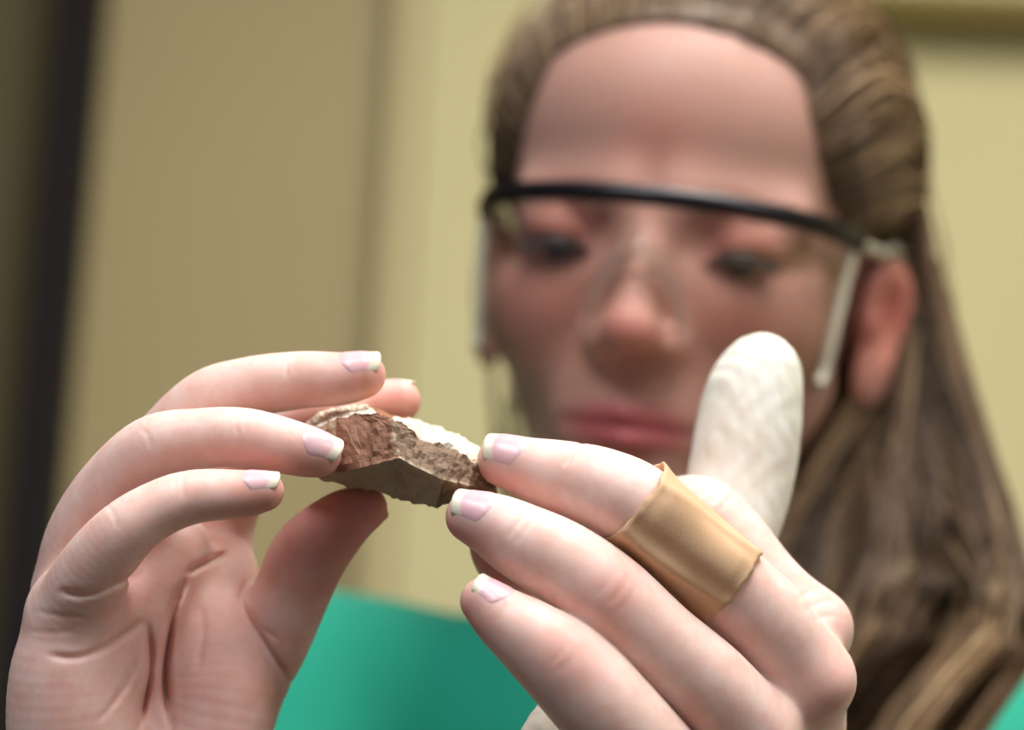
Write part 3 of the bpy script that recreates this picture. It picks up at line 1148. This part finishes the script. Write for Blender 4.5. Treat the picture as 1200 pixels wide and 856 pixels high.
def build_bandage():
    A, Bp = px(740, 586, -1), px(853, 684, 4)
    ch = LH['middle']
    ax = (Bp - A); L = np.linalg.norm(ax); ax /= L
    up = np.array([0.0, 1, 0]); up -= ax * (up @ ax); up /= np.linalg.norm(up)
    lat = np.cross(ax, up)
    fine = lambda p: ch(p)
    nu, nv = 26, 96
    rows = []
    for i in range(nu):
        t = i / (nu - 1)
        C = A + ax * (L * t)
        # centre line of the finger there
        k = np.argmin(np.linalg.norm(ch.c - C, axis=1))
        row = []
        for j in range(nv):
            th = 2 * math.pi * j / nv
            dr = up * math.cos(th) + lat * math.sin(th)
            row.append(dr)
        row = np.array(row)
        r = root_out(fine, np.tile(C, (nv, 1)), row, 22.0)
        th = 2 * np.pi * np.arange(nv) / nv
        lift = 0.75 + 0.22 * np.sin(th * 5 + t * 4) + 0.16 * np.sin(th * 3 - t * 9) + 0.5 * np.exp(-((th - 5.2 - 0.5 * t) / 0.12) ** 2)
        # wrinkle rolled along the lower front edge and a lifted corner at the top of the far edge
        side_dir = row @ np.array([0, 0, -1.0])
        upd = row @ np.array([0, 1.0, 0])
        pad = 1 / (1 + np.exp(np.clip(-(0.42 - upd) * 30, -40, 40))) * 1 / (1 + np.exp(np.clip(-(upd + 0.28) * 30, -40, 40))) * (side_dir > 0)
        lift = lift + 0.55 * pad * (1 if 0.08 < t < 0.9 else 0.3)
        lift = lift + 1.5 * np.exp(-((upd + 0.50 - 0.12 * t) / 0.09) ** 2) * (side_dir > 0) * (0.5 + 0.5 * math.sin(3.1 * t + 0.3)) - 0.45 * np.exp(-((upd + 0.30 - 0.12 * t) / 0.10) ** 2) * (side_dir > 0)
        lift = lift + 1.9 * np.exp(-((upd - 0.86) / 0.16) ** 2) * np.exp(-(t / 0.16) ** 2)
        edge = 0.35 * np.exp(-((t - 0) / 0.05) ** 2) + 0.12 * np.exp(-((t - 1) / 0.05) ** 2)
        wob = (0.5 * np.sin(th * 2 + 1) + 0.35 * np.sin(th * 9) + 0.2 * np.sin(th * 23 + 2)) * (1 if t in (0, 1) else 0)
        P = C + row * (r + lift + edge)[:, None] + ax * wob[:, None] * 0.6
        rows.append((P, row))
    top = np.concatenate([r[0] for r in rows])
    nd = np.concatenate([r[1] for r in rows])
    bot = top - nd * 0.5
    n = nu * nv
    F = []
    for i in range(nu - 1):
        for j in range(nv):
            a, b, c, d = i * nv + j, i * nv + (j + 1) % nv, (i + 1) * nv + (j + 1) % nv, (i + 1) * nv + j
            F.append((a, b, c, d)); F.append((n + d, n + c, n + b, n + a))
    for i in (0, nu - 1):
        for j in range(nv):
            a, b = i * nv + j, i * nv + (j + 1) % nv
            F.append((a, b, n + b, n + a))
    me = mesh_from(np.concatenate([top, bot]), np.array(F))
    bm = bmesh.new(); bm.from_mesh(me)
    bmesh.ops.recalc_face_normals(bm, faces=bm.faces)
    bm.to_mesh(me); bm.free()
    return put('adhesive_bandage', me, bandage_material(), None,
               'tan fabric adhesive bandage wrapped around one finger', 'bandage')


build_bandage()


# ------------------------------------------------------------------ antler hammer
def antler_material():
    m, nt, bs = new_mat('antler')
    tc = nt.nodes.new('ShaderNodeTexCoord')
    c = ramp(nt, noise(nt, 130, 6, 0.6), [(0.24, c4(206, 198, 172)), (0.38, c4(240, 235, 218)), (0.60, c4(250, 247, 236))])
    nt.links.new(c, bs.inputs['Base Color'])
    bs.inputs['Roughness'].default_value = 0.5
    bs.inputs['Subsurface Weight'].default_value = 0.15
    bs.inputs['Subsurface Scale'].default_value = 0.003
    bump(nt, bs, noise(nt, 160, 5, 0.55), 0.12, 0.001)
    return m


ANT = Chain([(889, 440, 68, 50), (884, 462, 68, 57), (876, 510, 67, 62), (868, 560, 66, 62), (852, 620, 62, 58), (815, 685, 52, 50),
             (745, 765, 34, 44), (672, 838, 16, 40), (640, 872, 8, 34)], 5)


def antler_fn(p):
    d = ANT(p)
    n = 0.14 * np.sin(p[:, 0] * 0.9 + 1.3 * np.sin(p[:, 1] * 0.35)) * np.sin(p[:, 1] * 0.5 + p[:, 2] * 0.6) \
        + 0.10 * np.sin(p[:, 0] * 1.9 + p[:, 2] * 1.2 + 0.2 * p[:, 1])
    # worn flat striking bevel on the top left
    n0 = np.array([-0.62, 0.74, -0.25]); n0 /= np.linalg.norm(n0)
    cut = (p - px(843, 424, 62).astype(np.float32)) @ n0.astype(np.float32)
    return smax(d, cut, 4) + n


V, Q = surface(antler_fn, ANT.lo + 7, ANT.hi - 7, 1.0, 1)
put('antler_hammer', mesh_from(V, Q), antler_material(), None,
    'off-white rounded antler hammer held upright behind the bandaged finger', 'hammer')


# ------------------------------------------------------------------ the stone
def stone_material():
    m, nt, bs = new_mat('flint')
    n = noise(nt, 240, 7, 0.65)
    base = attr(nt, 'rock', 'Color')
    c = mixc(nt, n, base, (0.5, 0.42, 0.34, 1), 'MULTIPLY')
    dark = nt.nodes.new('ShaderNodeMath'); dark.operation = 'MULTIPLY'; dark.inputs[1].default_value = 0.95
    nt.links.new(n, dark.inputs[0])
    c = mixc(nt, dark.outputs[0], base, mixc(nt, 1.0, base, (0.55, 0.48, 0.42, 1), 'MULTIPLY'))
    nt.links.new(c, bs.inputs['Base Color'])
    bs.inputs['Roughness'].default_value = 0.55
    bump(nt, bs, noise(nt, 420, 6, 0.7), 0.7, 0.0014)
    return m


def build_stone():
    P = {}
    def v(k, x, y, z): P[k] = px(x, y, z)
    # front ridge between the pale top and the front facets
    v('a', 372, 500, 10); v('b', 396, 492, 8); v('c', 414, 487, 8); v('d', 441, 483, 6); v('e', 459, 491, 4)
    v('f', 474, 498, 3); v('g', 491, 513, 2); v('h', 512, 519, 2); v('i', 528, 524, 1); v('j', 542, 533, 1); v('k', 557, 544, 2)
    # mid ridge
    v('m', 459, 503, 2); v('n', 468, 537, -3); v('o', 492, 550, -4); v('p', 520, 562, -4); v('q', 548, 569, -1); v('r', 580, 571, 7)
    v('s', 428, 547, 0); v('t', 392, 556, 6); v('u', 350, 545, 12)
    # lower outline
    v('A', 350, 556, 16); v('B', 396, 565, 15); v('C', 453, 581, 13); v('D', 480, 588, 12); v('E', 510, 597, 10); v('F', 530, 594, 8); v('G', 584, 583, 12)
    # back of the top
    v('1', 352, 500, 24); v('2', 375, 482, 28); v('3', 400, 476, 30); v('4', 428, 475, 30); v('5', 462, 488, 28); v('6', 480, 489, 28)
    v('7', 513, 501, 27); v('8', 545, 513, 22); v('9', 568, 530, 18)
    # back underside
    v('x', 365, 535, 32); v('y', 430, 545, 38); v('z', 500, 560, 34); v('w', 575, 566, 24)
    red, brown, grey, pale, orange = (c4(158, 112, 86), c4(142, 114, 90), c4(196, 180, 152), c4(252, 245, 226), c4(190, 132, 92))  # pale paints in the top light, grey adds bounce from below
    faces = [('ab t u'.replace(' ', ''), red), ('bcdems nt'.replace(' ', ''), None)]
    T = []
    def f(s, col): T.append((list(s), col))
    f('abtu', c4(196, 170, 140)); f('bcst', red); f('cdems', red); f('mns', red)
    f('efgm', brown); f('gnm', brown); f('ghon', brown); f('hipo', brown); f('ijqp', brown); f('jkrq', brown)
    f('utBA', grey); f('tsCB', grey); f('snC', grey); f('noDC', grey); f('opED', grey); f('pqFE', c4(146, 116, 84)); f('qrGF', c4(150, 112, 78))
    f('12ba', pale); f('23cb', pale); f('34dc', pale); f('45ed', orange); f('56fe', pale); f('67gf', pale); f('7hg', pale); f('78ih', pale); f('8ji', pale)
    f('89kj', pale); f('9rk', pale)
    f('1xyz', grey) if False else None
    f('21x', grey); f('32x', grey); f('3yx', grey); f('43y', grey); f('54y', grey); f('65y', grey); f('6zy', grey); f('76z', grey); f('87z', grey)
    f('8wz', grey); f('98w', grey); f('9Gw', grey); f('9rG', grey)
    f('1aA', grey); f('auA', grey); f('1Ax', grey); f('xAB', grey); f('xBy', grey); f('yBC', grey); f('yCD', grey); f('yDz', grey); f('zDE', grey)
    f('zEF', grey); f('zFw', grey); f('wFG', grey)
    bm = bmesh.new()
    keys = list(P)
    vs = {k: bm.verts.new(P[k]) for k in keys}
    cl = bm.loops.layers.float_color.new('rock')
    for s, col in T:
        try:
            fc = bm.faces.new([vs[k] for k in s])
        except ValueError:
            continue
        for l in fc.loops:
            l[cl] = col
    bmesh.ops.triangulate(bm, faces=bm.faces[:])
    bmesh.ops.recalc_face_normals(bm, faces=bm.faces)
    bmesh.ops.subdivide_edges(bm, edges=bm.edges[:], cuts=7, use_grid_fill=True)
    bm.normal_update()
    nrm = {v: v.normal.copy() for v in bm.verts}
    from mathutils import noise as mn
    for v_ in bm.verts:
        q = v_.co
        n1 = mn.noise(Vector((q.x * 0.16, q.y * 0.16, q.z * 0.16)))
        n2 = mn.noise(Vector((q.x * 0.55 + 9, q.y * 0.55, q.z * 0.55)))
        n3 = mn.noise(Vector((q.x * 1.5, q.y * 1.5 + 5, q.z * 1.5)))
        v_.co += nrm[v_] * (0.9 * n1 + 0.75 * n2 + 0.45 * n3)
    # step-fracture notch below the pale top
    a, b = px(494, 515, 2), px(532, 527, 1)
    for v_ in bm.verts:
        q = np.array(v_.co)
        t = np.clip((q - a) @ (b - a) / ((b - a) @ (b - a)), 0, 1)
        dd = np.linalg.norm(q - (a + (b - a) * t))
        v_.co += Vector((0, -0.2, 1.0)) * (2.6 * math.exp(-(dd / 1.3) ** 2))
    # irregular pale edge along the ridges
    rid = [P[k] for k in 'emnopq']
    rid2 = [P[k] for k in 'ghijk']
    for v_ in bm.verts:
        q = np.array(v_.co)
        dm = 9.0
        for rl in (rid, rid2):
            for a_, b_ in zip(rl[:-1], rl[1:]):
                t = np.clip((q - a_) @ (b_ - a_) / ((b_ - a_) @ (b_ - a_)), 0, 1)
                dm = min(dm, np.linalg.norm(q - (a_ + (b_ - a_) * t)))
        if dm < 0.45 + 0.7 * mn.noise(Vector(q * 1.1)):
            for l in v_.link_loops:
                l[cl] = c4(214, 196, 166)
    for v_ in bm.verts:
        v_.co = Vector(cam2world(np.array(v_.co)))
    bmesh.ops.recalc_face_normals(bm, faces=bm.faces)
    me = bpy.data.meshes.new('flint_stone')
    bm.to_mesh(me)
    bm.free()
    return put('flint_stone', me, stone_material(), None,
               'flaked brown and grey stone with a brightly lit top held between both hands', 'stone', smooth=False)


build_stone()


# ------------------------------------------------------------------ safety glasses
def build_glasses():
    m_bar = plain('black_plastic', c4(20, 15, 22), 0.35)
    m_lens, nt, bs = new_mat('clear_lens')
    nt.nodes.remove(bs)
    out = nt.nodes['Material Output']
    tr = nt.nodes.new('ShaderNodeBsdfTransparent'); tr.inputs[0].default_value = (0.95, 0.94, 0.93, 1)
    gl = nt.nodes.new('ShaderNodeBsdfGlossy'); gl.inputs['Roughness'].default_value = 0.06
    lw = nt.nodes.new('ShaderNodeLayerWeight'); lw.inputs[0].default_value = 0.5
    pw = nt.nodes.new('ShaderNodeMath'); pw.operation = 'POWER'; pw.inputs[1].default_value = 4
    nt.links.new(lw.outputs['Facing'], pw.inputs[0])
    fr = nt.nodes.new('ShaderNodeMath'); fr.operation = 'MULTIPLY_ADD'; fr.inputs[1].default_value = 0.45; fr.inputs[2].default_value = 0.035
    nt.links.new(pw.outputs[0], fr.inputs[0])
    mx = nt.nodes.new('ShaderNodeMixShader')
    nt.links.new(fr.outputs[0], mx.inputs[0]); nt.links.new(tr.outputs[0], mx.inputs[1]); nt.links.new(gl.outputs[0], mx.inputs[2])
    nt.links.new(mx.outputs[0], out.inputs['Surface'])
    m_clear = plain('frosted_plastic', c4(214, 208, 184), 0.2, 30, 0.03)
    c = cam2world(h2c([0, -20, 100]))
    g = empty('safety_glasses', tuple(c), 'clear safety glasses with a black brow bar worn on the face', 'glasses')

    def curve(s, y):
        """wraparound: s in -1..1 ear to ear"""
        x = 64.5 * math.sin(s * 1.36) / math.sin(1.36)
        z = 42 + 62 * (math.cos(s * 1.36) - math.cos(1.36)) / (1 - math.cos(1.36))
        return np.array([x, y, z])
    S = np.linspace(-1, 1, 49)
    top = np.array([curve(s, 9.5 - 3 * abs(s) ** 2.2) for s in S])
    # brow bar: swept rounded rectangle
    prof = [(-2.6, -3.0), (2.0, -3.2), (2.9, 0), (2.0, 3.0), (-2.6, 3.2)]
    T = np.gradient(top, axis=0); T /= np.linalg.norm(T, axis=1)[:, None]
    N = np.cross(T, np.array([0, 1, 0])); N /= np.linalg.norm(N, axis=1)[:, None]
    N *= -np.sign((N * (top - np.array([0, 20, 0]))).sum(1))[:, None] * -1
    n, k = len(S), len(prof)
    V = np.concatenate([[top[i] + N[i] * a + np.array([0, b, 0]) for a, b in prof] for i in range(n)])
    Fq = [(i * k + j, i * k + (j + 1) % k, (i + 1) * k + (j + 1) % k, (i + 1) * k + j) for i in range(n - 1) for j in range(k)]
    Fq += [tuple(range(k)), tuple((n - 1) * k + j for j in reversed(range(k)))]
    put('brow_bar', mesh_from(h2c(V), Fq), m_bar, g, label='black brow bar')
    # lens: one shield with a nose cut-out
    Sl = np.linspace(-0.99, 0.99, 97)
    m = 22
    V = []
    for s in Sl:
        yt = 9 - 3 * abs(s) ** 2.2
        a = abs(s)
        nose = -9 - 27 * min(1, (a / 0.22)) ** 0.9
        yb = nose if a < 0.22 else (-36 - 9 * math.sin(min(1, (a - 0.22) / 0.4) * math.pi / 2) + 9 * max(0, (a - 0.8) / 0.2) ** 2)
        for j in range(m):
            t = j / (m - 1)
            p = curve(s * (1 - 0.16 * t * a ** 5), yt + (yb - yt) * t)
            p[2] -= 9 * t * t * (1 - 0.3 * a)
            V.append(p)
    V = np.array(V)
    Fq = np.array([(i * m + j, i * m + j + 1, (i + 1) * m + j + 1, (i + 1) * m + j) for i in range(len(Sl) - 1) for j in range(m - 1)])
    lo = put('lens', mesh_from(h2c(V), Fq), m_lens, g, label='clear wraparound lens')
    sm = lo.modifiers.new('thickness', 'SOLIDIFY'); sm.thickness = 0.0018
    # rim of the lens along its side and lower edge ; its pale colour holds the edge highlight
    edge = V.reshape(len(Sl), m, 3)
    for sgn in (1, -1):
        idx = [i for i, s in enumerate(Sl) if s * sgn > 0.86]
        pts = edge[idx, -1] if sgn > 0 else edge[idx[::-1], -1]
        pts = np.vstack([pts, edge[len(Sl) - 1 if sgn > 0 else 0, ::-1][1:-2]])
        Vt, Ft = tube(pts, 2.0, 8)
        put('lens_edge', mesh_from(h2c(Vt), Ft), m_clear, g)
        # side shield
        i0 = len(Sl) - 1 if sgn > 0 else 0
        col = edge[i0]
        Vs = []
        for j in range(m):
            for q in range(6):
                Vs.append(col[j] + np.array([sgn * 1.5 * math.sin(q / 5 * 1.5), 0, -5.0 * q * (1 - 0.25 * j / m)]))
        Fs = np.array([(j * 6 + q, j * 6 + q + 1, (j + 1) * 6 + q + 1, (j + 1) * 6 + q) for j in range(m - 1) for q in range(5)])
        sh = put('side_shield', mesh_from(h2c(np.array(Vs)), Fs), m_lens, g)
        s2 = sh.modifiers.new('thickness', 'SOLIDIFY'); s2.thickness = 0.0015
        # temple arm back over the ear
        arm = spline(np.array([[sgn * 64.5, 6, 42], [sgn * 68.5, 5, 20], [sgn * 71.5, 6, -2], [sgn * 74, 8, -20], [sgn * 75, -8, -36]]), 6)
        Vt, Ft = tube(arm, 2.4, 8)
        ta = put('temple_arm', mesh_from(h2c(Vt), Ft), m_clear, g)
        hv, hf = uv_ball((0, 0, 0), 4.2, 12, 8)
        put('hinge', mesh_from(h2c(hv * np.array([0.8, 1.1, 1.2]) + np.array([sgn * 65, 6, 40])), hf), m_bar, ta)
    # nose piece
    pn = spline(np.array([[-17, -35, 83], [-13, -22, 88], [-6, -10, 93], [0, -7, 96], [6, -10, 93], [13, -22, 88], [17, -35, 83]]), 6)
    Vt, Ft = tube(pn, np.interp(np.linspace(0, 1, len(pn)), [0, 0.5, 1], [2.2, 3.2, 2.2]), 10)
    m_np, nt2, b2 = new_mat('clear_vinyl')
    b2.inputs['Base Color'].default_value = (0.95, 0.92, 0.88, 1)
    b2.inputs['Roughness'].default_value = 0.12
    b2.inputs['Transmission Weight'].default_value = 0.85
    b2.inputs['IOR'].default_value = 1.35
    put('nose_piece', mesh_from(h2c(Vt), Ft), m_np, g, label='clear soft nose piece')


build_glasses()
